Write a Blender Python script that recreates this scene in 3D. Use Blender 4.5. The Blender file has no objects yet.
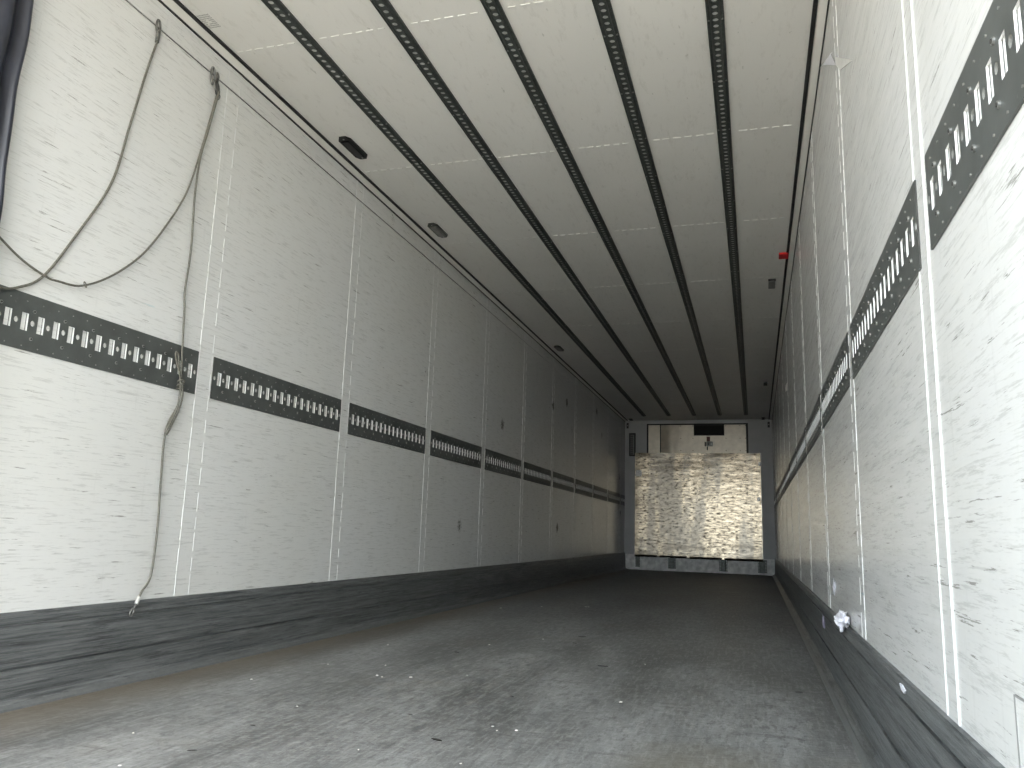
import bpy, bmesh, math, random
from math import sin, cos, pi, radians
from mathutils import Vector, Matrix, noise

# ------------------------------------------------------------------ camera, light, exposure
sc = bpy.context.scene
col = sc.collection
W, H, YE, YR = 2.47, 2.559, 13.96, -0.25      # inner width, height, front bulkhead, rear opening (metres)

cam_d = bpy.data.cameras.new('camera')
cam = bpy.data.objects.new('camera', cam_d)
col.objects.link(cam)
sc.camera = cam
F, PIT, YAW, ROL = 797.36, .1834, -.2972, .0318
cam_d.sensor_fit = 'HORIZONTAL'
cam_d.sensor_width = 36.0
cam_d.lens = F / 1024 * 36.0
cam_d.clip_start = 0.05
cp, sp, cy, sy = cos(PIT), sin(PIT), cos(YAW), sin(YAW)
fw = Vector((sy*cp, cy*cp, sp)); rt = Vector((cy, -sy, 0)); up = rt.cross(fw)
r2 = cos(ROL)*rt + sin(ROL)*up
u2 = -sin(ROL)*rt + cos(ROL)*up
m = Matrix((r2, u2, -fw)).transposed().to_4x4()
m.translation = Vector((2.1608, 0, .5617))
cam.matrix_world = m

world = bpy.data.worlds.new('world')
sc.world = world
world.use_nodes = True
wn = world.node_tree
for n in list(wn.nodes): wn.nodes.remove(n)
wout = wn.nodes.new('ShaderNodeOutputWorld')
wbg = wn.nodes.new('ShaderNodeBackground')
sky = wn.nodes.new('ShaderNodeTexSky')
sky.sky_type = 'NISHITA'
sky.sun_disc = False
sky.sun_elevation = radians(42)
sky.sun_rotation = radians(150)
sky.air_density = 1.0
sky.dust_density = 4.0
wmix = wn.nodes.new('ShaderNodeMix'); wmix.data_type = 'RGBA'
wmix.inputs['Factor'].default_value = 0.82
wmix.inputs['B'].default_value = (7.4, 8.3, 9.0, 1)     # bright white haze over the blue
wn.links.new(sky.outputs['Color'], wmix.inputs['A'])
wn.links.new(wmix.outputs['Result'], wbg.inputs['Color'])
wbg.inputs['Strength'].default_value = 0.40
wn.links.new(wbg.outputs['Background'], wout.inputs['Surface'])

sun_d = bpy.data.lights.new('sun', 'SUN')
sun_d.energy = 8.5
sun_d.angle = radians(1.0)
sun_d.color = (1.0, .95, .86)
sun = bpy.data.objects.new('sun', sun_d)
col.objects.link(sun)
sun.rotation_euler = Vector((-.55, -.25, -.8)).to_track_quat('-Z', 'Y').to_euler()

vs = sc.view_settings
vs.view_transform = 'Standard'
vs.look = 'None'
vs.gamma = 1.0
vs.use_curve_mapping = False
vs.exposure = 1.43
sc.cycles.use_denoising = True
sc.cycles.max_bounces = 14
sc.cycles.diffuse_bounces = 10
sc.cycles.glossy_bounces = 6
sc.cycles.sample_clamp_indirect = 8.0

# ------------------------------------------------------------------ material helpers
class NT:
    def __init__(s, name):
        s.m = bpy.data.materials.new(name)
        s.m.use_nodes = True
        s.t = s.m.node_tree
        s.b = s.t.nodes['Principled BSDF']
        s.tc = s.t.nodes.new('ShaderNodeTexCoord')
    def n(s, t, **k):
        x = s.t.nodes.new(t)
        for a, v in k.items(): setattr(x, a, v)
        return x
    def l(s, a, b): s.t.links.new(a, b)
    def coord(s, scale=(1, 1, 1), loc=(0, 0, 0)):
        mp = s.n('ShaderNodeMapping')
        mp.inputs['Scale'].default_value = scale
        mp.inputs['Location'].default_value = loc
        s.l(s.tc.outputs['Object'], mp.inputs['Vector'])
        return mp.outputs['Vector']
    def noise(s, scale=1.0, detail=4, rough=.55, vec=None, st=(1, 1, 1), loc=(0, 0, 0)):
        x = s.n('ShaderNodeTexNoise')
        x.inputs['Scale'].default_value = scale
        x.inputs['Detail'].default_value = detail
        x.inputs['Roughness'].default_value = rough
        s.l(vec if vec else s.coord(st, loc), x.inputs['Vector'])
        return x.outputs['Fac']
    def ramp(s, fac, a, b, lo=0.0, hi=1.0):
        x = s.n('ShaderNodeMapRange')
        x.inputs['From Min'].default_value = a
        x.inputs['From Max'].default_value = b
        x.inputs['To Min'].default_value = lo
        x.inputs['To Max'].default_value = hi
        x.clamp = True
        s.l(fac, x.inputs['Value'])
        return x.outputs['Result']
    def math(s, op, a, b):
        x = s.n('ShaderNodeMath', operation=op)
        for i, v in enumerate((a, b)):
            if isinstance(v, (int, float)): x.inputs[i].default_value = v
            else: s.l(v, x.inputs[i])
        return x.outputs[0]
    def mix(s, fac, a, b):
        x = s.n('ShaderNodeMix', data_type='RGBA')
        for key, v in (('Factor', fac), ('A', a), ('B', b)):
            if isinstance(v, (int, float)): x.inputs[key].default_value = v
            elif isinstance(v, tuple): x.inputs[key].default_value = (*v, 1)
            else: s.l(v, x.inputs[key])
        return x.outputs['Result']
    def sep(s):
        x = s.n('ShaderNodeSeparateXYZ')
        s.l(s.tc.outputs['Object'], x.inputs[0])
        return x.outputs
    def bump(s, h, strength=.3, dist=.01):
        x = s.n('ShaderNodeBump')
        x.inputs['Strength'].default_value = strength
        x.inputs['Distance'].default_value = dist
        s.l(h, x.inputs['Height'])
        s.l(x.outputs['Normal'], s.b.inputs['Normal'])
    def set(s, **k):
        for a, v in k.items():
            i = s.b.inputs[{'color': 'Base Color', 'rough': 'Roughness', 'metal': 'Metallic', 'spec': 'Specular IOR Level'}[a]]
            if isinstance(v, tuple): i.default_value = (*v, 1)
            elif isinstance(v, (int, float)): i.default_value = v
            else: s.l(v, i)
        return s.m

def plain(name, c, rough=.5, metal=0.0, var=.12, sc_=30, bump=0.0):
    t = NT(name)
    f = t.noise(sc_, 3)
    dark = tuple(max(0, x*(1-var*2)) for x in c)
    t.set(color=t.mix(t.ramp(f, .3, .7), dark, c), rough=rough, metal=metal)
    if bump: t.bump(f, bump, .003)
    return t.m

def wall_material(name, side):
    t = NT(name)
    s = t.sep()
    # slow yellowish and grey dirt clouds
    cloud = t.noise(.9, 3, .6, st=(1, 1, 1), loc=(side*7, 0, 0))
    c = t.mix(t.ramp(cloud, .35, .75, 0, .5), (.725, .73, .72), (.67, .665, .61))
    # horizontal rubbing streaks from loads, finer ones in between
    st1 = t.noise(1, 8, .74, st=(1, 2.0, 46), loc=(side*3, 1.7, 4))
    patch = t.ramp(t.noise(1.3, 3, .6, loc=(side*5, 3, 1)), .40, .62)
    low = t.ramp(s[2], 2.3, .5, .35, 1.0)
    k1 = t.math('MULTIPLY', t.math('MULTIPLY', t.ramp(st1, .575, .64), patch), low)
    c = t.mix(t.math('MULTIPLY', k1, .42), c, (.34, .34, .32))
    st2 = t.noise(1, 8, .75, st=(1, 8, 120), loc=(side, 9, 2))
    c = t.mix(t.math('MULTIPLY', t.ramp(st2, .53, .60), .42), c, (.42, .42, .40))
    st3 = t.noise(1, 5, .7, st=(1, 4.5, 85), loc=(side, 2, 8))
    c = t.mix(t.math('MULTIPLY', t.ramp(st3, .635, .66), .7), c, (.20, .19, .17))
    # small knocks and scuffs, more of them towards the front of the box
    vo = t.n('ShaderNodeTexVoronoi'); vo.inputs['Scale'].default_value = 1.0
    wob = t.n('ShaderNodeTexNoise'); wob.inputs['Scale'].default_value = 22; wob.inputs['Detail'].default_value = 3
    mp = t.coord((3.3, 3.3, 3.3), (side*11, 5, 3))
    t.l(mp, wob.inputs['Vector'])
    wv = t.n('ShaderNodeVectorMath', operation='MULTIPLY_ADD')
    t.l(wob.outputs['Color'], wv.inputs[0]); wv.inputs[1].default_value = (.30, .30, .30); t.l(mp, wv.inputs[2])
    t.l(wv.outputs[0], vo.inputs['Vector'])
    sepc = t.n('ShaderNodeSeparateColor'); t.l(vo.outputs['Color'], sepc.inputs[0])
    pick = t.math('GREATER_THAN', sepc.outputs[0], .58)
    spot = t.math('MULTIPLY', t.ramp(vo.outputs['Distance'], .25, .19), pick)
    where = t.ramp(s[1], 2.8, 5.0, .05, 1)
    c = t.mix(t.math('MULTIPLY', t.math('MULTIPLY', spot, where), .9), c, (.12, .115, .095))
    # rare turquoise and ochre crayon rubs
    tq = t.ramp(t.noise(1, 4, .6, st=(1, 3.2, 30), loc=(side*2, 4, 11)), .72, .76)
    c = t.mix(t.math('MULTIPLY', tq, .4), c, (.35, .55, .60))
    # grime right under the strip at the top
    vt = t.noise(1, 6, .7, st=(1, 26, 2.2), loc=(side, 1, 5))      # faint upright rubs
    c = t.mix(t.math('MULTIPLY', t.ramp(vt, .60, .70), .22), c, (.48, .48, .46))
    hgt = t.noise(1, 4, .6, st=(1, 4, 30), loc=(side, 0, 0))
    dent = t.noise(5.0, 3, .6, st=(1, 1, 1.4), loc=(0, side, 0))
    h = t.math('ADD', t.math('MULTIPLY', hgt, .14), t.math('MULTIPLY', dent, .9))
    t.bump(h, .22, .006)
    r = t.ramp(st1, .35, .65, .17, .27)
    return t.set(color=c, rough=r, spec=.5)

def ceiling_material():
    t = NT('ceiling_paint')
    cloud = t.noise(.8, 3, .6)
    c = t.mix(t.ramp(cloud, .35, .7), (.75, .745, .715), (.70, .695, .665))
    st = t.noise(1, 7, .75, st=(34, 9, 1))
    c = t.mix(t.math('MULTIPLY', t.ramp(st, .54, .66), .32), c, (.5, .49, .45))
    sp_ = t.noise(1, 3, .6, st=(40, 14, 1), loc=(3, 1, 0))
    c = t.mix(t.math('MULTIPLY', t.ramp(sp_, .71, .75), .5), c, (.35, .35, .32))
    t.bump(t.noise(1, 5, .6, st=(22, 7, 1)), .35, .006)
    return t.set(color=c, rough=.42)

def floor_material():
    t = NT('worn_floor')
    s = t.sep()
    a = t.noise(1, 7, .65, st=(3.2, .9, 1))
    c = t.mix(t.ramp(a, .38, .62), (.10, .102, .10), (.25, .254, .252))
    b = t.noise(1, 8, .8, st=(60, 7, 1), loc=(2, 0, 0))
    c = t.mix(t.math('MULTIPLY', t.ramp(b, .50, .58), .45), c, (.36, .36, .355))
    b2 = t.noise(1, 8, .8, st=(38, 9, 1), loc=(12, 8, 0))
    c = t.mix(t.math('MULTIPLY', t.ramp(b2, .51, .58), .55), c, (.085, .086, .084))
    b3 = t.noise(1, 6, .7, st=(3, 26, 1), loc=(2, 18, 0))
    c = t.mix(t.math('MULTIPLY', t.ramp(b3, .58, .64), .4), c, (.07, .07, .066))
    g = t.noise(55, 8, .85)
    c = t.mix(t.math('MULTIPLY', t.ramp(g, .50, .62), .45), c, (.07, .07, .068))
    g2 = t.noise(24, 6, .8, loc=(4, 4, 0))
    c = t.mix(t.math('MULTIPLY', t.ramp(g2, .52, .60), .30), c, (.36, .36, .355))
    g3 = t.noise(1, 9, .85, st=(16, 9, 1), loc=(7, 4, 0))
    c = t.mix(t.math('MULTIPLY', t.ramp(g3, .54, .60), .35), c, (.075, .075, .073))
    # brown dust that gathers along the left kick plate, and faint ochre patches
    e = t.noise(1, 4, .6, st=(3, 1.1, 1), loc=(0, 4, 0))
    wx = t.math('ADD', s[0], t.math('MULTIPLY', e, -.35))
    c = t.mix(t.ramp(wx, .22, -.10, 0, .8), c, (.135, .110, .078))
    o = t.noise(1.5, 3, .5, loc=(9, 2, 0))
    c = t.mix(t.ramp(o, .60, .75, 0, .35), c, (.19, .165, .115))
    # anti-slip quilting, worn away in most places
    w1 = t.n('ShaderNodeTexWave'); w1.inputs['Scale'].default_value = 14; w1.inputs['Distortion'].default_value = .6
    w2 = t.n('ShaderNodeTexWave'); w2.inputs['Scale'].default_value = 14; w2.inputs['Distortion'].default_value = .6
    t.l(t.coord((1, 1, 1)), w1.inputs['Vector'])
    mp = t.n('ShaderNodeMapping'); mp.inputs['Rotation'].default_value = (0, 0, radians(70))
    t.l(t.tc.outputs['Object'], mp.inputs['Vector']); t.l(mp.outputs['Vector'], w2.inputs['Vector'])
    q = t.math('MULTIPLY', t.math('MULTIPLY', w1.outputs['Fac'], w2.outputs['Fac']), t.ramp(e, .42, .62))
    c = t.mix(t.math('MULTIPLY', q, .13), c, (.34, .34, .33))
    x_ = t.noise(1, 6, .7, st=(2.5, 11, 1), loc=(5, 5, 0))                # pale marks deep inside, painting the sheen glints of the far floor
    deep = t.ramp(s[1], 6.5, 9.5)
    c = t.mix(t.math('MULTIPLY', t.math('MULTIPLY', t.ramp(x_, .57, .66), deep), .75), c, (.42, .41, .38))

    h = t.math('ADD', t.math('MULTIPLY', q, .25), t.math('ADD', t.math('MULTIPLY', b, .4), t.math('MULTIPLY', g, .25)))
    t.bump(h, .5, .004)
    return t.set(color=c, rough=t.ramp(a, .3, .7, .42, .62), spec=.45)

def kick_material():
    t = NT('kick_plate_metal')
    s = t.sep()
    a = t.noise(1, 10, .82, st=(1, 1.8, 85))
    c = t.mix(t.ramp(a, .40, .60), (.075, .081, .082), (.205, .214, .214))
    b = t.noise(1, 6, .8, st=(1, 7, 190), loc=(0, 3, 1))
    c = t.mix(t.math('MULTIPLY', t.ramp(b, .55, .66), .6), c, (.30, .31, .31))
    d = t.noise(1, 9, .8, st=(1, 3.2, 70), loc=(0, 6, 1))
    c = t.mix(t.math('MULTIPLY', t.ramp(d, .53, .60), .7), c, (.035, .037, .04))
    t.bump(t.math('ADD', a, b), .4, .004)
    return t.set(color=c, rough=.42, metal=.25)

def bulkhead_sheet_material():
    t = NT('dented_sheet_metal')
    hz = t.noise(1, 6, .7, st=(5, 1, 34))
    sp_ = t.noise(1, 6, .78, st=(13, 1, 34))
    blot = t.noise(3, 3, .6)
    c = t.mix(t.ramp(hz, .40, .60), (.13, .11, .082), (.29, .245, .18))
    c = t.mix(t.math('MULTIPLY', t.ramp(sp_, .51, .58), .82), c, (.022, .018, .014))
    c = t.mix(t.ramp(blot, .55, .80, 0, .35), c, (.20, .18, .15))
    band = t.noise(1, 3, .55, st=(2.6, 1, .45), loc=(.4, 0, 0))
    c = t.mix(t.ramp(band, .53, .44, 0, .65), c, (.085, .080, .070))  # dirt film that also paints in the sheet's darker reflection on the left
    h = t.math('ADD', t.math('MULTIPLY', hz, 1.0), t.math('MULTIPLY', sp_, .5))
    t.bump(h, .16, .004)
    return t.set(color=c, rough=t.ramp(sp_, .4, .65, .15, .32), metal=1.0)

def plate_material():
    t = NT('lashing_plate_coating')
    a = t.noise(9, 5, .65)
    c = t.mix(t.ramp(a, .35, .7), (.078, .084, .080), (.112, .120, .115))
    b = t.noise(1, 5, .7, st=(40, 40, 40), loc=(1, 1, 1))
    c = t.mix(t.math('MULTIPLY', t.ramp(b, .66, .74), .5), c, (.22, .22, .21))
    return t.set(color=c, rough=.45, metal=.2)

M = dict(
    wall_l=wall_material('left_wall_panel', 1), wall_r=wall_material('right_wall_panel', 2),
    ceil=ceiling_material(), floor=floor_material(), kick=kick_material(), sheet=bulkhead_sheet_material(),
    plate=plate_material(),
    edge=plain('bare_metal_edge', (.86, .87, .86), .35, .1, .05),
    bead=plain('white_sealant', (.72, .73, .72), .45, 0, .04, 12),
    strip=plain('seam_strip_paint', (.80, .80, .77), .34, 0, .05, 14, .2),
    cornice=plain('corner_profile_paint', (.80, .79, .75), .4, 0, .05, 8),
    toe=plain('lit_toe_strip', (.15, .158, .158), .45, .1, .10, 60, .1),
    black=plain('black_rubber', (.012, .012, .012), .55, 0, .1),
    seal=plain('blue_black_rubber', (.026, .029, .043), .36, 0, .25, 10, .3),
    rail=plain('grey_rail_metal', (.075, .085, .079), .42, .3, .2, 60, .2),
    railin=plain('rail_channel_metal', (.70, .71, .69), .45, .5, .2, 60),
    bolt=plain('bolt_metal', (.42, .42, .40), .35, .8, .2, 80),
    cable=plain('cable_sheath', (.17, .165, .135), .5, 0, .25, 160, .3),
    steel=plain('dull_steel', (.26, .26, .25), .38, .8, .25, 70),
    sleeve=plain('bright_sleeve', (.72, .72, .68), .35, .4, .15, 90),
    tape=plain('dark_tape', (.05, .05, .045), .6, 0, .2, 80),
    frontw=plain('front_wall_paint', (.42, .425, .42), .45, 0, .06, 4, .1),
    kickw=plain('front_kick_paint', (.80, .80, .77), .5, 0, .20, 14, .3),
    bracket=plain('bracket_metal', (.10, .11, .10), .45, .5, .3, 25, .2),
    duct=plain('beige_duct_panel', (.56, .50, .40), .30, .25, .10, 9, .2),
    blackmat=plain('matt_black_opening', (.006, .006, .006), .8, 0, 0),
    gaugeface=plain('gauge_face', (.16, .16, .155), .4, 0, .3, 60),
    maroon=plain('maroon_plastic', (.10, .025, .022), .45, 0, .1),
    greypl=plain('grey_plastic', (.22, .225, .21), .45, 0, .15),
    red=plain('red_plastic', (.62, .012, .018), .35, 0, .05),
    lens=plain('black_lens', (.008, .008, .009), .3, 0, 0),
    paper=plain('crumpled_plastic', (.84, .84, .90), .45, 0, .06, 60, .3),
    lilac=plain('lilac_wrapper', (.60, .56, .74), .45, 0, .1, 60),
    chip=plain('white_flake', (.82, .80, .76), .5, 0, .05),
    dark=plain('dark_splinter', (.035, .032, .03), .6, 0, .1),
    ink=plain('stamp_ink', (.26, .26, .25), .6, 0, .1),
    ground=plain('yard_concrete', (.50, .44, .36), .9, 0, .15, .6),
)

# ------------------------------------------------------------------ mesh helpers
class MB:
    def __init__(s): s.v = []; s.f = []; s.mi = []; s.mats = []
    def mat(s, m):
        if m not in s.mats: s.mats.append(m)
        return s.mats.index(m)
    def poly(s, pts, m):
        i = len(s.v); s.v += [tuple(p) for p in pts]
        s.f.append(tuple(range(i, i+len(pts)))); s.mi.append(s.mat(m))
    def box(s, x0, x1, y0, y1, z0, z1, m):
        i = len(s.v)
        s.v += [(x, y, z) for x in (x0, x1) for y in (y0, y1) for z in (z0, z1)]
        for q in ((0,1,3,2), (4,6,7,5), (0,4,5,1), (2,3,7,6), (0,2,6,4), (1,5,7,3)):
            s.f.append(tuple(i+k for k in q)); s.mi.append(s.mat(m))
    def chbox(s, x0, x1, y0, y1, z0, z1, m, b, ax):
        """box whose four edges along axis ax are chamfered by b"""
        lo = [x0, y0, z0]; hi = [x1, y1, z1]
        a, c = [k for k in range(3) if k != ax]
        pr = [(lo[a]+b, lo[c]), (hi[a]-b, lo[c]), (hi[a], lo[c]+b), (hi[a], hi[c]-b), (hi[a]-b, hi[c]), (lo[a]+b, hi[c]), (lo[a], hi[c]-b), (lo[a], lo[c]+b)]
        s.prism(pr, ax, a, c, lo[ax], hi[ax], m)
    def prism(s, pr, ax, a, c, l0, l1, m, caps=True):
        n = len(pr); i = len(s.v)
        for l in (l0, l1):
            for p in pr:
                q = [0, 0, 0]; q[ax] = l; q[a] = p[0]; q[c] = p[1]; s.v.append(tuple(q))
        k = s.mat(m)
        for j in range(n):
            s.f.append((i+j, i+(j+1) % n, i+n+(j+1) % n, i+n+j)); s.mi.append(k)
        if caps:
            s.f.append(tuple(i+j for j in range(n))); s.mi.append(k)
            s.f.append(tuple(i+n+j for j in range(n))); s.mi.append(k)
    def cyl(s, p, d, r, h, m, n=12):
        d = Vector(d).normalized(); p = Vector(p)
        a = d.orthogonal().normalized(); b = d.cross(a)
        s.tube([p, p+d*h], r, m, n, frame=(a, b))
    def tube(s, pts, r, m, n=8, closed=False, frame=None, radii=None):
        pts = [Vector(p) for p in pts]; i = len(s.v); k = s.mat(m); N = len(pts)
        T = []
        for j in range(N):
            if closed: t = pts[(j+1) % N]-pts[(j-1) % N]
            else: t = pts[min(j+1, N-1)]-pts[max(j-1, 0)]
            T.append(t.normalized())
        a = frame[0] if frame else T[0].orthogonal().normalized()
        for j in range(N):
            a = (a-T[j]*a.dot(T[j])).normalized(); b = T[j].cross(a)
            rr = radii[j] if radii else r
            for q in range(n):
                s.v.append(tuple(pts[j]+rr*(cos(2*pi*q/n)*a+sin(2*pi*q/n)*b)))
        for j in range(N if closed else N-1):
            j2 = (j+1) % N
            for q in range(n):
                s.f.append((i+j*n+q, i+j*n+(q+1) % n, i+j2*n+(q+1) % n, i+j2*n+q)); s.mi.append(k)
        if not closed:
            s.f.append(tuple(i+q for q in range(n))); s.mi.append(k)
            s.f.append(tuple(i+(N-1)*n+q for q in range(n))); s.mi.append(k)
    def build(s, name, parent=None, smooth=False, loc=None):
        me = bpy.data.meshes.new(name)
        me.from_pydata(s.v, [], s.f)
        for m_ in s.mats: me.materials.append(m_)
        me.polygons.foreach_set('material_index', s.mi)
        bm = bmesh.new(); bm.from_mesh(me)
        bmesh.ops.recalc_face_normals(bm, faces=bm.faces)
        bm.to_mesh(me); bm.free()
        if smooth:
            for p in me.polygons: p.use_smooth = len(p.vertices) <= 4
        o = bpy.data.objects.new(name, me)
        col.objects.link(o)
        if loc: o.location = loc
        if parent: o.parent = parent
        return o

def tag(o, label=None, cat=None, group=None, kind=None):
    if label: o['label'] = label
    if cat: o['category'] = cat
    if group: o['group'] = group
    if kind: o['kind'] = kind
    return o
def struct(mb, name, smooth=False): return tag(mb.build(name, smooth=smooth), kind='structure')
def copy_tree(o, parent=None):
    c = o.copy(); col.objects.link(c)
    if parent: c.parent = parent
    for ch in list(o.children): copy_tree(ch, c)
    return c
def smooth_path(pts, n=8):
    P = [Vector(p) for p in pts]; out = []
    for i in range(len(P)-1):
        p0, p1, p2, p3 = P[max(i-1, 0)], P[i], P[i+1], P[min(i+2, len(P)-1)]
        for k in range(n):
            t = k/n
            out.append(.5*((2*p1)+(-p0+p2)*t+(2*p0-5*p1+4*p2-p3)*t*t+(-p0+3*p1-3*p2+p3)*t**3))
    out.append(P[-1]); return out
trim_no = [0]
def trim(mb, smooth=False):
    trim_no[0] += 1
    return struct(mb, 'trim_%d' % trim_no[0], smooth)

# ------------------------------------------------------------------ ground and box shell
b = MB(); b.box(-40, 42, -60, 30, -1.35, -1.25, M['ground']); struct(b, 'ground')
b = MB(); b.box(-.06, W+.06, YR, YE+.08, -.14, 0, M['floor']); struct(b, 'floor')
b = MB(); b.box(-.06, W+.06, YR, YE+.08, H, H+.07, M['ceil']); struct(b, 'ceiling')
b = MB(); b.box(-.06, 0, YR, YE, 0, H, M['wall_l']); struct(b, 'wall_left')
b = MB(); b.box(W, W+.06, YR, YE, 0, H, M['wall_r']); struct(b, 'wall_right')
b = MB(); b.box(0, W, YE, YE+.08, 0, H, M['frontw']); struct(b, 'wall_front')

# ceiling / wall corner profiles with the two black joints
for side in (0, 1):
    X = (lambda v: v) if side == 0 else (lambda v: W-v)
    b = MB(); b.prism([(X(0), H), (X(.038), H), (X(.034), H-.004), (X(.004), 2.542), (X(0), 2.542)], 1, 0, 2, YR, YE, M['cornice']); trim(b)
    b = MB(); b.box(*sorted((X(.0385), X(.0550))), YR, YE, H-.006, H, M['black']); trim(b)
    b = MB(); b.box(*sorted((X(0), X(.005))), YR, YE, 2.5345, 2.542, M['black']); trim(b)

# kick plates (baseboards): folded profile with two grooves and a toe
for side in (0, 1):
    X = (lambda v: v) if side == 0 else (lambda v: W-v)
    pr = [(0, 0), (.058, 0), (.056, .006), (.046, .012), (.030, .020), (.022, .028), (.020, .106), (.013, .108), (.013, .114), (.020, .116),
          (.018, .232), (.012, .233), (.012, .238), (.017, .239), (.014, .266), (.010, .276), (0, .276)]
    b = MB(); b.prism([(X(p[0]), p[1]) for p in pr], 1, 0, 2, YR, YE, M['kick'])
    struct(b, 'baseboard_left' if side == 0 else 'baseboard_right')
    b = MB(); b.prism([(X(.0440), .0128), (X(.0460), .0150), (X(.0585), .0070), (X(.0600), .0), (X(.0582), 0), (X(.0562), .0065)], 1, 0, 2, YR, YE, M['toe']); trim(b)  # lighter toe tone paints in the light its upturned face catches

# wall seams: flat cover strip and two beads of sealant
S, Y0, G = 1.1912, 2.7183, .0507
random.seed(4)
for side in (0, 1):
    X = (lambda v: v) if side == 0 else (lambda v: W-v)
    for n in range(-1, 10):
        yc = Y0+n*S
        if side == 1 and n == -1: yc += .03
        b = MB()
        b.box(*sorted((X(0), X(.0008))), yc-.040, yc+.040, .276, 2.5355, M['wall_l' if side == 0 else 'wall_r'])
        for e in (-.041, .041):
            z = .277
            while z < 2.53:
                L = 2.3 if (side == 1 and n == -1) else random.uniform(.035, .085)
                z1 = min(z+L, 2.535)
                w = .0032 if (side == 1 and n == -1) else random.uniform(.0020, .0032)
                q_ = 1.0 if n < 0 else (.85 if side == 0 else .6)
                pr = [(X(0), yc+e-w), (X(.0008+.0012*q_), yc+e-w*.6), (X(.0008+.0020*q_), yc+e), (X(.0008+.0012*q_), yc+e+w*.6), (X(0), yc+e+w)]
                b.prism(pr, 2, 0, 1, z, z1, M['bead'])
                z = z1+random.uniform(.012, .045)
        trim(b)

# ceiling seams: a stitched row of short beads
for k in range(-1, 10):
    yc = 2.632+k*S
    if yc > YE-.2: break
    b = MB(); x = .07
    while x < W-.08:
        L = random.uniform(.026, .040)
        if not any(abs(x+L/2-c) < .045 for c in (.412, .8235, 1.235, 1.6465, 2.058)):
            b.prism([(yc-.0028, H), (yc-.0016, H-.0022), (yc+.0016, H-.0022), (yc+.0028, H)], 0, 1, 2, x, x+L, M['strip'])
        x += L+random.uniform(.014, .022)
    trim(b)

# ------------------------------------------------------------------ perforated strips
def ring_hole(b, fn, uc, vc, hs, r, dep, face, wall, floor_=None, n=12, rv=None):
    rv = rv or r
    sq = []; ci = []
    for k in range(n):
        a = 2*pi*k/n
        c_, s_ = cos(a), sin(a); q = hs/max(abs(c_), abs(s_))
        sq.append((uc+c_*q, vc+s_*q)); ci.append((uc+c_*r, vc+s_*rv))
    # square corners fall on the 45 degree rays when n is a multiple of 8
    for k in range(n):
        j = (k+1) % n
        b.poly([fn(*sq[k], 0), fn(*sq[j], 0), fn(*ci[j], 0), fn(*ci[k], 0)], face)
        b.poly([fn(*ci[k], 0), fn(*ci[j], 0), fn(*ci[j], dep), fn(*ci[k], dep)], wall)
    if floor_: b.poly([fn(*p, dep) for p in ci], floor_)

# cargo lashing plate of the side walls: local y along the wall, x out of the wall
PL, Z0, Z1, T = S-2*G, 1.0693, 1.2446, .0042
PITCH = .0592
def lashing_plate_mesh():
    b = MB(); P = M['plate']; E_ = M['edge']
    fn = lambda u, v, d: (T-d, u, v)
    zc = (Z0+Z1)/2
    u0 = PL/2-9*PITCH
    u = 0.0
    hs = .0095
    for k in range(19):
        uc = u0+k*PITCH
        a, c = max(uc-hs, 0.0), uc+hs
        b.poly([fn(u, Z0, 0), fn(a, Z0, 0), fn(a, Z1, 0), fn(u, Z1, 0)], P)
        b.poly([fn(a, Z0, 0), fn(c, Z0, 0), fn(c, zc-hs, 0), fn(a, zc-hs, 0)], P)
        b.poly([fn(a, zc+hs, 0), fn(c, zc+hs, 0), fn(c, Z1, 0), fn(a, Z1, 0)], P)
        ring_hole(b, fn, uc, zc, hs, .0078, T-.0006, P, M['greypl'], n=16, rv=.0092)
        u = c
        if k < 18:                                    # the paired slot between two round holes
            sc_ = uc+PITCH/2
            ed = [sc_-.0120, sc_+.0120]
            za, zb = zc-.0275, zc+.0275
            b.poly([fn(u, Z0, 0), fn(ed[0], Z0, 0), fn(ed[0], Z1, 0), fn(u, Z1, 0)], P)
            p, q = ed
            b.poly([fn(p, Z0, 0), fn(q, Z0, 0), fn(q, za, 0), fn(p, za, 0)], P)
            b.poly([fn(p, zb, 0), fn(q, zb, 0), fn(q, Z1, 0), fn(p, Z1, 0)], P)
            for (c0, c1) in (((p, za), (p, zb)), ((q, za), (q, zb)), ((p, za), (q, za)), ((p, zb), (q, zb))):
                b.poly([fn(*c0, 0), fn(*c1, 0), fn(*c1, T-.0006), fn(*c0, T-.0006)], E_)
            for (g0, g1) in ((p, p+.0012), (q-.0062, q-.0040)):   # dark strips painting the shadow line inside the slot
                b.poly([fn(g0, za, T-.0008), fn(g1, za, T-.0008), fn(g1, zb, T-.0008), fn(g0, zb, T-.0008)], M['tape'])
            u = ed[-1]
            for zz in (1.0805, 1.2215):               # tiny rivets
                b.cyl((T-.0005, sc_, zz), (1, 0, 0), .0022, .0022, M['bolt'], 8)
    b.poly([fn(u, Z0, 0), fn(PL, Z0, 0), fn(PL, Z1, 0), fn(u, Z1, 0)], P)
    b.box(0.0002, T, 0, PL, Z0-.0008, Z0, M['plate']); b.box(0.0002, T, 0, PL, Z1, Z1+.0008, M['plate'])
    b.box(0.0002, T, -.0008, 0, Z0, Z1, M['tape']); b.box(0.0002, T, PL, PL+.0008, Z0, Z1, M['tape'])
    return b
root = lashing_plate_mesh().build('lashing_plate')
bb = MB(); bb.cyl((0, 0, 0), (1, 0, 0), .0055, .003, M['bolt'], 10); bb.cyl((.003, 0, 0), (1, 0, 0), .0030, .0015, M['tape'], 8)
bolt0 = bb.build('bolt', root)
u0 = PL/2-9*PITCH
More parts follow.
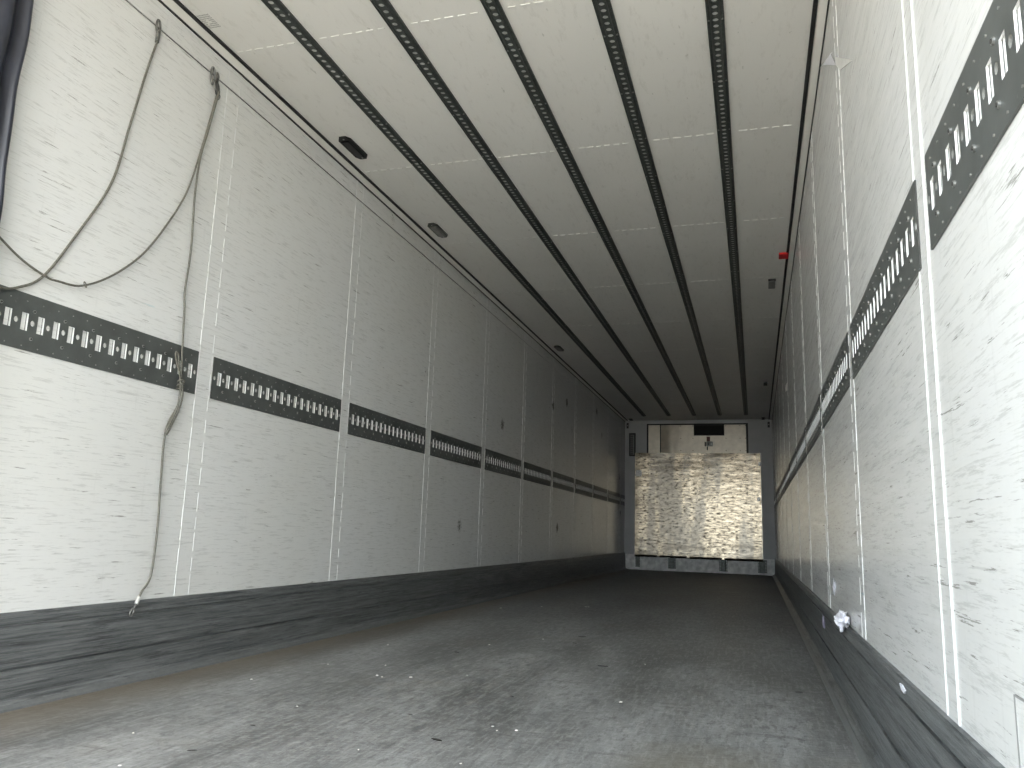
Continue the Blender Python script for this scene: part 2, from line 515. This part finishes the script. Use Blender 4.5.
bolts = [(u0+(2*k+1)*PITCH, zz) for k in range(9) for zz in (1.107, 1.195)]
bolt0.location = (T, *bolts[0])
for q in bolts[1:]:
    c = bolt0.copy(); col.objects.link(c); c.parent = root; c.location = (T, *q)
ORD = ['nearest', 'second', 'third', 'fourth', 'fifth', 'sixth', 'seventh', 'eighth', 'ninth', 'tenth', 'eleventh']
first = True
for side in (0, 1):
    for i, n in enumerate(range(-1 if side == 0 else -2, 9)):
        far = n > 3
        if first: o = root; first = False
        elif far: o = root.copy(); col.objects.link(o)
        else: o = copy_tree(root)
        ya = Y0+n*S+G
        if side == 0: o.location = (0, ya, 0)
        else: o.location = (W, ya+PL, 0); o.rotation_euler = (0, 0, pi)
        wn_ = 'left' if side == 0 else 'right'
        if side == 0 and i == 0: lab = 'dark slotted lashing plate on the left wall, hanging cable crossing it'
        elif i == 0: lab = 'dark slotted lashing plate at the top right corner of the photo'
        else: lab = 'dark slotted lashing plate on the %s wall, %s from the rear opening' % (wn_, ORD[i])
        tag(o, lab, 'lashing plate', 'slotted lashing plates along the %s wall' % wn_)
# short end pieces of the same plate next to the front wall
for side in (0, 1):
    X = (lambda v: v) if side == 0 else (lambda v: W-v)
    ya = Y0+9*S+G
    b = MB(); x0, x1 = sorted((X(.0002), X(T))); b.chbox(x0, x1, ya, YE-.02, Z0, Z1, M['plate'], .002, 1)
    k = 0
    y = ya+.04
    while y < YE-.05:
        for dy in (-.0072, .0072):
            b.box(*sorted((X(T-.001), X(T+.0006))), y+dy-.004, y+dy+.004, 1.13, 1.184, M['edge'])
        b.cyl((X(T-.001), y+PITCH/2, 1.157), (1 if side == 0 else -1, 0, 0), .008, .0016, M['edge'], 10)
        y += PITCH
    tag(b.build('lashing_plate'), 'short dark lashing plate end piece on the %s wall touching the front wall' % ('left' if side == 0 else 'right'), 'lashing plate')

# ------------------------------------------------------------------ ceiling rails
RW, RP, RD = .066, .0403, .013
YA, YB = YR+.03, 13.37
def ceiling_rail_mesh():
    b = MB(); R_ = M['rail']; L = YB-YA
    fn = lambda u, v, d: (v, u, -RD+d)
    w = .0135
    n = int(L/RP)-1
    u = 0.0; hs = .0128
    for k in range(n):
        uc = .045+k*RP
        a, c = uc-hs, uc+hs
        b.poly([fn(u, -w, 0), fn(a, -w, 0), fn(a, w, 0), fn(u, w, 0)], R_)
        b.poly([fn(a, -w, 0), fn(c, -w, 0), fn(c, -hs, 0), fn(a, -hs, 0)], R_)
        b.poly([fn(a, hs, 0), fn(c, hs, 0), fn(c, w, 0), fn(a, w, 0)], R_)
        ring_hole(b, fn, uc, 0, hs, .0112, .0030, R_, R_, M['railin'], n=16)
        u = c
    b.poly([fn(u, -w, 0), fn(L, -w, 0), fn(L, w, 0), fn(u, w, 0)], R_)
    # stepped flanges and raised lips either side of the perforated channel
    for s_ in (-1, 1):
        pr = [(s_*w, -RD), (s_*(w+.0015), -RD-.004), (s_*(w+.0045), -RD-.004), (s_*(w+.006), -RD+.004), (s_*.029, -.0055), (s_*.0300, -.0085), (s_*RW/2, -.0085), (s_*RW/2, -.0002), (s_*w, -.0002)]
        b.prism(pr, 1, 0, 2, 0, L, R_)
    b.poly([(-w, 0, -RD), (w, 0, -RD), (w, 0, -.0002), (-w, 0, -.0002)], R_)
    b.poly([(-w, L, -RD), (w, L, -RD), (w, L, -.0002), (-w, L, -.0002)], R_)
    return b
rail = ceiling_rail_mesh().build('ceiling_rail')
bb = MB(); bb.cyl((0, 0, 0), (0, 0, -1), .0042, .0035, M['bolt'], 8)
rb = None
k = 0
y = 2.893-11*RP*5
while y < YA+.04: y += 11*RP
while y < YB-.03:
    for s_ in (-1, 1):
        if rb is None: rb = bb.build('bolt', rail); c = rb
        else: c = rb.copy(); col.objects.link(c); c.parent = rail
        c.location = (s_*.0258, y-YA, -.0060)
    y += 11*RP
names = ['first ceiling rail counted from the left wall', 'second ceiling rail counted from the left wall', 'middle one of the five ceiling rails',
         'second ceiling rail counted from the right wall', 'ceiling rail closest to the right wall']
for i, x in enumerate((.412, .8235, 1.235, 1.6465, 2.058)):
    o = rail if i == 0 else copy_tree(rail)
    o.location = (x, YA, H)
    tag(o, 'perforated dark metal rail along the ceiling, ' + names[i], 'ceiling rail', 'perforated rails under the ceiling')

# ------------------------------------------------------------------ front wall fittings (facing -y)
y = YE
b = MB()                                              # white kick band with a thin ledge
b.box(0.02, W-.02, y-.012, y, .0, .262, M['kickw']); b.box(.02, W-.02, y-.016, y-.012, .255, .262, M['frontw'])
struct(b, 'baseboard_front')
bulk = bpy.data.objects.new('bulkhead_plate', None); col.objects.link(bulk); bulk.location = (1.23, y-.05, .22)
tag(bulk, 'large dented and scuffed shiny metal plate covering the front wall', 'bulkhead plate')
b = MB()
x0, x1, z0, z1 = .184, 2.276, .232, 1.984
NX, NZ = 90, 76
def dz(x, z):
    e = .0012*noise.noise(Vector((x*1.6, 0, z*9)))+.0010*noise.noise(Vector((x*5, 3, z*22)))+.004*noise.noise(Vector((x*2.2, 7, z*.6)))
    return e
yp = -.012
i0 = len(b.v)
for j in range(NZ+1):
    for i in range(NX+1):
        x = x0+(x1-x0)*i/NX; z = z0+(z1-z0)*j/NZ
        sag = -.012*max(0, (x-x0)/(x1-x0))*(1-j/NZ)         # lower edge hangs a little lower on the right
        e = min(1, min(i, NX-i, j, NZ-j)/3)
        b.v.append((x-1.23, yp-dz(x, z)*e, z+sag-.22))
k = b.mat(M['sheet'])
for j in range(NZ):
    for i in range(NX):
        q = i0+j*(NX+1)+i
        b.f.append((q, q+1, q+NX+2, q+NX+1)); b.mi.append(k)
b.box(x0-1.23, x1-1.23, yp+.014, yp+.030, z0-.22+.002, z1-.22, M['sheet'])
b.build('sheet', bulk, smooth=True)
b = MB()                                              # bent lower lip and hemmed edges
seg = [.184, .56, .60, 1.05, 1.10, 1.62, 1.66, 2.276]
for i in range(len(seg)-1):
    if i % 2 == 0:
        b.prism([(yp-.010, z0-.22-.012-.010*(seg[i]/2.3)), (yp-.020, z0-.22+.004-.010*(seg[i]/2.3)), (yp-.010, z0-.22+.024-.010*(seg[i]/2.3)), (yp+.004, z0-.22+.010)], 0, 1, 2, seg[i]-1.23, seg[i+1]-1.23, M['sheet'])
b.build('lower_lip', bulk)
b = MB(); b.chbox(x1-1.23-.004, x1-1.23+.006, yp-.008, yp+.03, z0-.22, z1-.22, M['edge'], .002, 2); tag(b.build('edge_trim', bulk), 'bright bare metal edge strip')
for (xx, zz) in ((2.253, 1.80), (2.225, 1.22)):
    b = MB(); b.chbox(xx-1.23-.022, xx-1.23+.022, yp-.022, yp-.004, zz-.22-.03, zz-.22+.03, M['steel'], .006, 1)
    b.cyl((xx-1.23, yp-.022, zz-.22), (0, -1, 0), .010, .008, M['bolt'], 10); b.build('latch', bulk)
b = MB(); b.chbox(.20-1.23, .30-1.23, yp-.020, yp-.004, 1.58-.22, 1.68-.22, M['steel'], .012, 1); tag(b.build('patch', bulk), 'dark worn patch')
for (xa, xb, zl) in ((.190, .268, .045), (.740, .872, .040), (1.572, 1.712, .030), (2.185, 2.330, .030)):   # hat-profile legs
    b = MB(); zt = .238-.22; zb_ = zl-.22; c = .05-.012
    m1, m2 = xa-1.23, xb-1.23; w3 = (m2-m1)*.27
    for p, q in ((m1, m1+w3), (m2-w3, m2)):
        b.box(p, q, c-.006, c-.001, zb_, zt, M['bracket'])
    b.chbox(m1+w3*.9, m2-w3*.9, c-.030, c-.004, zb_, zt, M['bracket'], .006, 2)
    b.box(m1+w3*.72, m1+w3*.9, c-.012, c-.005, zb_, zt, M['blackmat']); b.box(m2-w3*.9, m2-w3*.72, c-.012, c-.005, zb_, zt, M['black'])
    for p in (m1+w3*.4, m2-w3*.4):
        for f_ in (.15, .38, .61, .84):
            b.cyl((p, c-.006, zb_+(zt-zb_)*f_), (0, -1, 0), .006, .003, M['bolt'], 8)
    b.build('support_leg', bulk)

duct = bpy.data.objects.new('air_outlet_panel', None); col.objects.link(duct); duct.location = (1.23, y, 2.0)
tag(duct, 'beige air outlet panel with black frame above the shiny bulkhead plate', 'air outlet')
def dl(x): return x-1.23
b = MB()
for (a, c, e, f_) in ((.384, .408, 1.99, 2.496), (2.048, 2.082, 1.99, 2.496), (.408, 2.048, 2.472, 2.496)):
    b.box(dl(a), dl(c), -.022, -.0005, e-2.0, f_-2.0, M['black'])
b.build('frame', duct)
b = MB(); b.chbox(dl(.409), dl(.610), -.012, -.001, -.01, .473, M['duct'], .003, 2); b.build('side_panel', duct)
b = MB(); b.box(dl(.611), dl(.626), -.020, -.001, -.01, .473, M['black']); b.build('divider', duct)
b = MB()                                              # bowed sheet that catches the light
n = 18
for i in range(n):
    xa, xb = .627+(.95-.627)*i/n, .627+(.95-.627)*(i+1)/n
    fy = lambda x: -.008-.020*sin(pi*(x-.627)/.323)**1.3
    b.poly([(dl(xa), fy(xa), -.01), (dl(xb), fy(xb), -.01), (dl(xb), fy(xb)*.6, .473), (dl(xa), fy(xa)*.6, .473)], M['duct'])
b.build('bowed_panel', duct, smooth=True)
b = MB(); b.chbox(dl(.951), dl(2.051), -.012, -.001, -.01, .473, M['duct'], .003, 2)
for xx in (.965, 1.17, 1.72, 1.95, 2.04):
    for zz in (.03, .24, .455): b.cyl((dl(xx), -.012, zz), (0, -1, 0), .007, .003, M['tape'], 8)
b.build('main_panel', duct)
b = MB()
b.box(dl(1.190), dl(1.690), -.016, -.0125, .290, .468, M['blackmat'])
for (a, c, e, f_) in ((1.186, 1.196, .286, .472), (1.684, 1.694, .286, .472), (1.196, 1.684, .286, .296), (1.196, 1.684, .462, .472)):
    b.box(dl(a), dl(c), -.024, -.0125, e, f_, M['black'])
for i in range(7): b.box(dl(1.197), dl(1.683), -.022, -.0165, .305+i*.022, .309+i*.022, M['blackmat'])
b.build('outlet_grille', duct)
hd = MB(); hd.chbox(dl(1.40), dl(1.46), -.030, -.0125, .19, .265, M['maroon'], .006, 2); hd = hd.build('handle', duct); tag(hd, 'small dark red block')
b = MB(); b.chbox(dl(1.395), dl(1.505), -.024, -.0125, .10, .185, M['greypl'], .01, 1); b.cyl((dl(1.43), -.024, .14), (0, -1, 0), .012, .006, M['tape']); b.cyl((dl(1.475), -.024, .14), (0, -1, 0), .012, .006, M['bolt']); b.build('latch_plate', duct)
b = MB(); b.chbox(dl(1.365), dl(1.390), -.022, -.0125, .10, .18, M['tape'], .006, 1); b.chbox(dl(1.40), dl(1.42), -.022, -.0125, .035, .098, M['tape'], .006, 1); b.build('hinge', duct)

g = MB()
for (a, c, e, f_) in ((.074, .098, 1.930, 2.335), (.165, .189, 1.930, 2.335), (.098, .165, 1.930, 1.955), (.098, .165, 2.310, 2.335)):
    g.box(a, c, y-.020, y-.0005, e, f_, M['black'])
g = g.build('control_box'); tag(g, 'narrow upright black framed box on front wall by the left corner', 'control box')
b = MB(); b.box(.092, .171, y-.010, y-.001, 1.953, 2.313, M['gaugeface'])
for i in range(9): b.box(.10, .14, y-.0115, y-.010, 1.97+i*.037, 1.985+i*.037, M['tape'])
b.box(.146, .160, y-.0115, y-.010, 1.97, 2.30, M['greypl'])
b.build('face', g)
for xx, w_ in ((.047, 'left'), (2.417, 'right')):
    b = MB(); b.chbox(xx-.019, xx+.019, y-.03, y-.0005, 2.42, 2.515, M['black'], .008, 2); b.cyl((xx, y-.03, 2.4675), (0, -1, 0), .009, .005, M['bolt'], 10)
    tag(b.build('rubber_bumper'), 'small black rubber bumper in the top %s corner of the front wall' % w_, 'bumper', 'rubber bumpers on the front wall')

# ------------------------------------------------------------------ ceiling fittings
def hexplate(cx, cy_, w, L, h, m, skew=0, ch=.25):
    b = MB(); a = w/2; l = L/2; c = w*ch*1.6
    pr = [(-a+skew, -l+c), (-a*.5+skew, -l), (a*.5+skew, -l), (a+skew*.6, -l+c), (a-skew, l-c), (a*.5-skew, l), (-a*.5-skew, l), (-a-skew*.6, l-c)]
    b.prism([(cx+p[0], cy_+p[1]) for p in pr], 2, 0, 1, H-h, H-.0003, m)
    return b
lab = ['black six-sided interior lamp on the ceiling near the left wall', 'grey six-sided interior lamp on ceiling, beyond the black lamp',
       'small dark interior lamp on the ceiling, farthest along the left wall']
for (cx, cy_, mt, mt2), L_ in zip(((.148, 3.535, 'lens', 'black'), (.147, 4.745, 'greypl', 'bracket'), (.147, 8.29, 'greypl', 'bracket')), lab):
    o = hexplate(cx, cy_, .072, .245, .010, M[mt2]).build('ceiling_lamp'); tag(o, L_, 'lamp', 'interior lamps on the ceiling')
    b = MB(); b.chbox(cx-.024, cx+.024, cy_-.088, cy_+.088, H-.018, H-.010, M[mt], .006, 1); b.build('lens', o)
    for s_ in (-1, 1):
        b = MB(); b.cyl((cx, cy_+s_*.106, H-.010), (0, 0, -1), .005, .002, M['bolt'], 8); b.build('screw', o)
b = MB(); b.chbox(2.366, 2.431, 5.665, 5.780, H-.010, H-.0003, M['red'], .004, 2); o = b.build('reflector'); tag(o, 'small bright red reflector on the ceiling by the right wall', 'reflector')
b = MB(); b.box(2.374, 2.423, 5.680, 5.765, H-.012, H-.010, M['red']); b.build('lens', o)
for cy_, L_ in ((6.36, 'small grey box on the ceiling just beyond the red reflector'), (10.64, 'small dark box on the ceiling, halfway between red reflector and front wall'),
                (13.79, 'small dark box on the ceiling tight against the front wall, right side')):
    w_, l_ = (.05, .19) if cy_ < 7 else (.045, .16)
    b = MB(); b.chbox(2.33-w_/2, 2.33+w_/2, cy_-l_/2, cy_+l_/2, H-.020, H-.0003, M['greypl' if cy_ < 7 else 'tape'], .006, 2); o = b.build('ceiling_box'); tag(o, L_, 'box', 'small boxes on the ceiling')
    b = MB(); b.box(2.33-w_/2-.003, 2.33+w_/2+.003, cy_-l_/2-.006, cy_-l_/2-.0003, H-.017, H-.001, M['black']); b.build('end_cap', o)
b = MB(); b.chbox(.10, .16, 13.70, 13.86, H-.018, H-.0003, M['tape'], .006, 2); o = b.build('ceiling_box'); tag(o, 'small dark box on the ceiling against the front wall, left side', 'box', 'small boxes on the ceiling')
b = MB()                                              # dotted ink stamp
for i in range(9):
    for j in range(8):
        if (i, j) in ((3, 3), (4, 3), (5, 4), (3, 4), (4, 4), (2, 5)): continue
        x, yy = .060+i*.0062, 2.375+j*.0112
        b.box(x, x+.0028, yy, yy+.0055, H-.0008, H-.0002, M['ink'])
b.build('ink_stamp', bpy.data.objects['ceiling'])

# ------------------------------------------------------------------ steel wire, cables and hooks on the left wall
ZW = 2.4284; RWI = .0026
b = MB(); b.tube([(.0032, YR+.02, ZW), (.0032, YE-.04, ZW)], RWI, M['steel'], 8)
wire = b.build('steel_wire', smooth=True); tag(wire, 'thin taut steel wire running along the top of the left wall', 'wire')
for yy in (YR+.03, YE-.03):
    b = MB(); b.cyl((0.0005, yy, ZW), (1, 0, 0), .009, .010, M['bolt'], 10); b.build('end_anchor', wire)

def oval(c, h, w, r, m, b, tilt=0, n=20, x=.010):
    pts = []
    for k in range(n):
        a = 2*pi*k/n
        uy, uz = w*cos(a), h*sin(a)
        uz += (h*.25 if uz > 0 else -h*.25)*abs(sin(a))
        pts.append((x, c[0]+uy*cos(tilt)-uz*sin(tilt), c[1]+uy*sin(tilt)+uz*cos(tilt)))
    b.tube(pts, r, m, 8, closed=True)

# loop 1: hook A, down and towards the rear
pA = [(.012, 2.243, 2.385), (.012, 2.238, 2.36), (.010, 2.209, 2.226), (.010, 2.162, 1.978), (.010, 2.113, 1.73), (.011, 1.995, 1.49), (.012, 1.893, 1.315), (.014, 1.81, 1.252),
      (.016, 1.757, 1.233), (.018, 1.70, 1.226), (.018, 1.60, 1.240), (.018, 1.42, 1.33), (.018, 1.25, 1.60), (.02, 1.08, 2.05), (.010, 1.02, 2.36), (.008, 1.01, ZW-.006)]
b = MB(); b.tube(smooth_path(pA), .0041, M['cable'], 8)
cA = b.build('hanging_cable', smooth=True); tag(cA, 'thin grey cable from the first hook sagging towards the rubber strip', 'cable', 'cables hung on the left wall')
b = MB(); oval((2.238, 2.427), .022, .0100, .0042, M['steel'], b, .08); oval((2.238, 2.404), .012, .007, .0036, M['steel'], b, .1, x=.012)
b.build('snap_hook', cA, smooth=True)
b = MB(); b.cyl((.012, 2.240, 2.404), (0, -.06, -1), .0078, .044, M['steel'], 10); b.build('crimp_sleeve', cA)
# loop 2: hook B, down and back up towards the rear
pB = [(.014, 2.597, 2.352), (.014, 2.594, 2.33), (.016, 2.549, 2.116), (.018, 2.484, 1.866), (.018, 2.392, 1.682), (.018, 2.285, 1.523), (.018, 2.159, 1.402), (.018, 2.039, 1.328),
      (.020, 1.94, 1.313), (.023, 1.894, 1.312), (.022, 1.81, 1.334), (.024, 1.732, 1.369), (.024, 1.66, 1.415), (.024, 1.56, 1.52), (.022, 1.45, 1.72), (.016, 1.37, 2.0), (.012, 1.32, 2.34), (.008, 1.31, ZW-.006)]
b = MB(); b.tube(smooth_path(pB), .0038, M['cable'], 8)
cB = b.build('hanging_cable', smooth=True); tag(cB, 'thin grey cable from the second hook curving low over the wall above the plate', 'cable', 'cables hung on the left wall')
b = MB(); oval((2.046, 1.334), .008, .004, .0018, M['cable'], b, .6, 12, x=.024); b.build('cable_tie', cB, smooth=True)
# long cable from hook B down to the kick plate
pC = [(.034, 2.585, 2.352), (.034, 2.581, 2.328), (.026, 2.556, 2.163), (.022, 2.529, 2.013), (.020, 2.526, 1.841), (.018, 2.540, 1.636), (.018, 2.531, 1.464), (.018, 2.540, 1.384), (.018, 2.553, 1.226),
      (.020, 2.562, 1.108), (.020, 2.560, 1.008), (.018, 2.511, .899), (.018, 2.514, .713), (.020, 2.522, .527), (.022, 2.512, .364), (.028, 2.470, .310), (.031, 2.452, .285)]
b = MB(); b.tube(smooth_path(pC), .0042, M['cable'], 8)
cC = b.build('hanging_cable', smooth=True); tag(cC, 'long grey cable hanging straight down over the lashing plate to the kick plate', 'cable', 'cables hung on the left wall')
b = MB()                                              # the bight tied back on itself: small ear on top, doubled below
pD = [(.028, y_, z_) for y_, z_ in ((2.556, 1.060), (2.545, 1.120), (2.520, 1.165), (2.508, 1.195), (2.512, 1.208), (2.524, 1.195), (2.534, 1.150), (2.552, 1.090), (2.556, 1.040), (2.545, .985),
      (2.520, .930), (2.500, .895), (2.506, .885), (2.526, .920), (2.556, .980), (2.570, 1.040), (2.562, 1.090))]
b.tube(smooth_path(pD), .0036, M['cable'], 8); b.build('tied_bight', cC, smooth=True)
b = MB()
for k in range(3):
    zz = 1.075+k*.012
    b.tube([(.026+.012*cos(a), 2.556+.013*sin(a), zz+.006*sin(a+k)) for a in [2*pi*j/14 for j in range(14)]], .0028, M['cable'], 6, closed=True)
b.build('knot', cC, smooth=True)
b = MB(); oval((2.562, 2.414), .030, .013, .0046, M['steel'], b, .10, x=.014); oval((2.576, 2.376), .016, .009, .0040, M['steel'], b, .25, x=.022)
b.build('snap_hook', cC, smooth=True)
b = MB(); oval((2.592, 2.430), .011, .008, .0040, M['steel'], b, .2, x=.012); b.tube([(.012, 2.592, 2.418), (.016, 2.592, 2.392), (.020, 2.588, 2.372)], .0045, M['steel'], 8)
b.build('side_eye', cC, smooth=True)
b = MB(); b.tube([(.022, 2.576, 2.396), (.024, 2.582, 2.378), (.024, 2.586, 2.358), (.022, 2.588, 2.342)], .008, M['tape'], 10, radii=[.006, .010, .010, .006]); b.build('tape_wrap', cC, smooth=True)
b = MB(); oval((2.590, 2.328), .011, .0062, .0026, M['steel'], b, -.5, x=.030); b.build('thimble', cC, smooth=True)
b = MB(); b.cyl((.031, 2.455, .290), (0, -.42, -.9), .0068, .026, M['sleeve'], 10); tag(b.build('crimp_sleeve', cC), 'bright metal sleeve')
b = MB(); b.tube([(.033, 2.444, .268), (.034, 2.432, .252)], .004, M['steel'], 8); oval((2.424, .240), .011, .0075, .0030, M['steel'], b, -.45, x=.034); b.build('end_hook', cC, smooth=True)

# ------------------------------------------------------------------ rubber strip hanging at the rear edge of the left wall
b = MB()
prof = [(.009, 1.520), (.030, 1.520), (.050, 1.545), (.052, 1.575), (.040, 1.600), (.036, 1.612), (.046, 1.625), (.056, 1.640), (.056, 1.655), (.044, 1.668), (.036, 1.672), (.034, 1.690), (.036, 1.704), (.046, 1.709), (.050, 1.716), (.046, 1.723), (.034, 1.725), (.014, 1.720), (.009, 1.715)]
NZ = 60; np_ = len(prof); i0 = 0
for j in range(NZ+1):
    z = .30+(2.53-.30)*j/NZ
    wv = .005*sin(z*9.5+.6)+.002*sin(z*23)-.034
    for (px_, py_) in prof:
        f_ = max(0, (py_-1.52)/.2)
        b.v.append((px_+.026, py_+wv-.022-.04*(px_-.02), z))
k = b.mat(M['seal'])
for j in range(NZ):
    for q in range(np_):
        q2 = (q+1) % np_
        b.f.append((j*np_+q, j*np_+q2, (j+1)*np_+q2, (j+1)*np_+q)); b.mi.append(k)
b.f.append(tuple(range(np_))); b.mi.append(k); b.f.append(tuple(NZ*np_+q for q in range(np_))); b.mi.append(k)
tag(b.build('rubber_strip', smooth=True), 'blue-black ribbed rubber strip hanging upright at the rear of left wall', 'rubber strip')

# ------------------------------------------------------------------ bits stuck to the right wall and kick plate
def crumple(name, c, size, m, seed, flat=(1, 1, 1), sub=2, spike=.5):
    bm = bmesh.new(); bmesh.ops.create_icosphere(bm, subdivisions=sub, radius=1)
    for v in bm.verts:
        k_ = 1+spike*noise.noise(v.co*2.3+Vector((seed, 0, 0)))+spike*.6*noise.noise(v.co*6+Vector((0, seed, 0)))
        v.co = Vector((v.co.x*size*flat[0]*k_, v.co.y*size*flat[1]*k_, v.co.z*size*flat[2]*k_))
    me = bpy.data.meshes.new(name); bm.to_mesh(me); bm.free(); me.materials.append(m)
    o = bpy.data.objects.new(name, me); col.objects.link(o); o.location = c; return o
o = crumple('crumpled_wrapper', (W-.024, 3.11, .293), .034, M['paper'], 3, (.62, 2.4, .80), 3, .9); tag(o, 'white crumpled plastic scrap stuck on top of the right kick plate', 'plastic scrap')
o = crumple('torn_strip', (W-.023, 3.99, .207), .030, M['lilac'], 7, (.16, 1.2, 1.0), 2, .8); tag(o, 'thin lilac torn plastic strip stuck to the right kick plate face', 'plastic scrap')
o = crumple('paper_shred', (W-.005, 3.61, .383), .028, M['paper'], 11, (.18, 1.0, 1.1), 2, .8); tag(o, 'small white paper shred on the right wall above the crumpled scrap', 'paper shred')
b = MB(); b.prism([(1.915, .262), (1.93, .254), (1.965, .256), (1.985, .266), (1.95, .268)], 0, 1, 2, W-.0185, W-.0155, M['paper'])
tag(b.build('paper_shred'), 'small white flake stuck on the right kick plate close to the camera', 'paper shred')
b = MB(); b.prism([(7.40, 1.951), (7.62, 1.975), (7.86, 1.951), (7.62, 1.924)], 0, 1, 2, W-.008, W-.0003, M['chip']); o = b.build('wall_button'); tag(o, 'small white diamond-shaped cap high on the right wall, far inside', 'cap')
b = MB(); b.prism([(7.50, 1.951), (7.62, 1.965), (7.76, 1.951), (7.62, 1.935)], 0, 1, 2, W-.013, W-.008, M['chip']); b.build('boss', o)
tp = MB()                                             # torn adhesive tape near the ceiling
tp.poly([(W-.012, 3.24, 2.490), (W-.006, 2.85, 2.316), (W-.004, 2.79, 2.285), (W-.008, 3.12, 2.435)], M['bead'])
tp.poly([(W-.006, 2.85, 2.314), (W-.0020, 2.74, 2.200), (W-.0020, 2.95, 2.330), (W-.008, 3.12, 2.434)], M['paper'])
tp.poly([(W-.0020, 2.76, 2.245), (W-.0016, 2.33, 1.965), (W-.0016, 2.62, 2.110), (W-.0020, 2.74, 2.199)], M['strip'])
o = tp.build('torn_tape'); md = o.modifiers.new('thickness', 'SOLIDIFY'); md.thickness = .0008
tag(o, 'torn piece of white adhesive tape peeling off upper right wall', 'tape')
b = MB()                                              # repair sheet on the right wall by the opening
b.box(W-.0015, W-.0003, YR+.02, 1.195, .277, .378, M['wall_r']); b.box(W-.0022, W-.0003, 1.195, 1.200, .277, .380, M['ink']); b.box(W-.0022, W-.0003, YR+.02, 1.195, .378, .381, M['ink'])
tag(b.build('repair_patch'), 'low white repair sheet with grey edge on the right wall, nearest corner', 'repair patch')

# ------------------------------------------------------------------ crumbs on the floor
cr2, cu2 = r2, u2
C0 = Vector((2.1608, 0, .5617))
def on_floor(px_, py_, z=0):
    d = fw+(px_-512)/F*cr2-(py_-384)/F*cu2
    return C0+d*((z-C0.z)/d.z)
white = [(388, 644.5), (385.5, 665), (382, 676.5), (411, 677), (377, 675), (358.5, 749), (251.5, 679), (501, 608), (586, 606.6), (588.5, 606.8), (489, 644.5), (543, 639), (497, 730), (516, 730),
         (493, 726), (461, 763), (645, 664), (133, 732.5), (819.6, 666), (541.6, 606.5), (467, 675), (621, 702), (120, 765), (297, 706), (328, 664), (770, 604)]
dark = [((437, 739.6), .030), ((457, 652), .020), ((603, 666), .034), ((192, 750), .018), ((582, 636.5), .034), ((788, 649), .02), ((410, 714), .012), ((575, 643), .02), ((253, 725), .012), ((512, 696), .012), ((799, 692), .022)]
random.seed(9)
flake = None
for i, q in enumerate(white):
    p = on_floor(*q, .002)
    s_ = .0042+.0009*(p.y-1)
    if flake is None:
        flake = crumple('white_flake', p, 1.0, M['chip'], 5, (1, .8, .45), 1, .5); o = flake
    else: o = flake.copy(); col.objects.link(o); o.location = p
    k_ = s_*random.uniform(.7, 1.25); o.scale = (k_, k_, k_*.7); o.rotation_euler = (0, 0, random.uniform(0, 6)); o.location.z = k_*.2
    tag(o, 'tiny white flake of dirt lying on the grey floor', 'flake', 'white flakes on the floor')
spl = None
for q, L_ in dark:
    p = on_floor(*q, .001)
    if spl is None:
        b = MB(); b.prism([(-.5, -.08), (-.2, -.16), (.25, -.10), (.5, .02), (.2, .14), (-.25, .10)], 2, 0, 1, 0, .12, M['dark']); spl = b.build('dark_splinter'); o = spl
    else: o = spl.copy(); col.objects.link(o)
    o.location = (p.x, p.y, .0002); o.scale = (L_*1.3, L_*1.3, L_*.5); o.rotation_euler = (0, 0, random.uniform(-.5, .5))
    tag(o, 'small dark splinter lying on the grey floor', 'splinter', 'dark splinters on the floor')
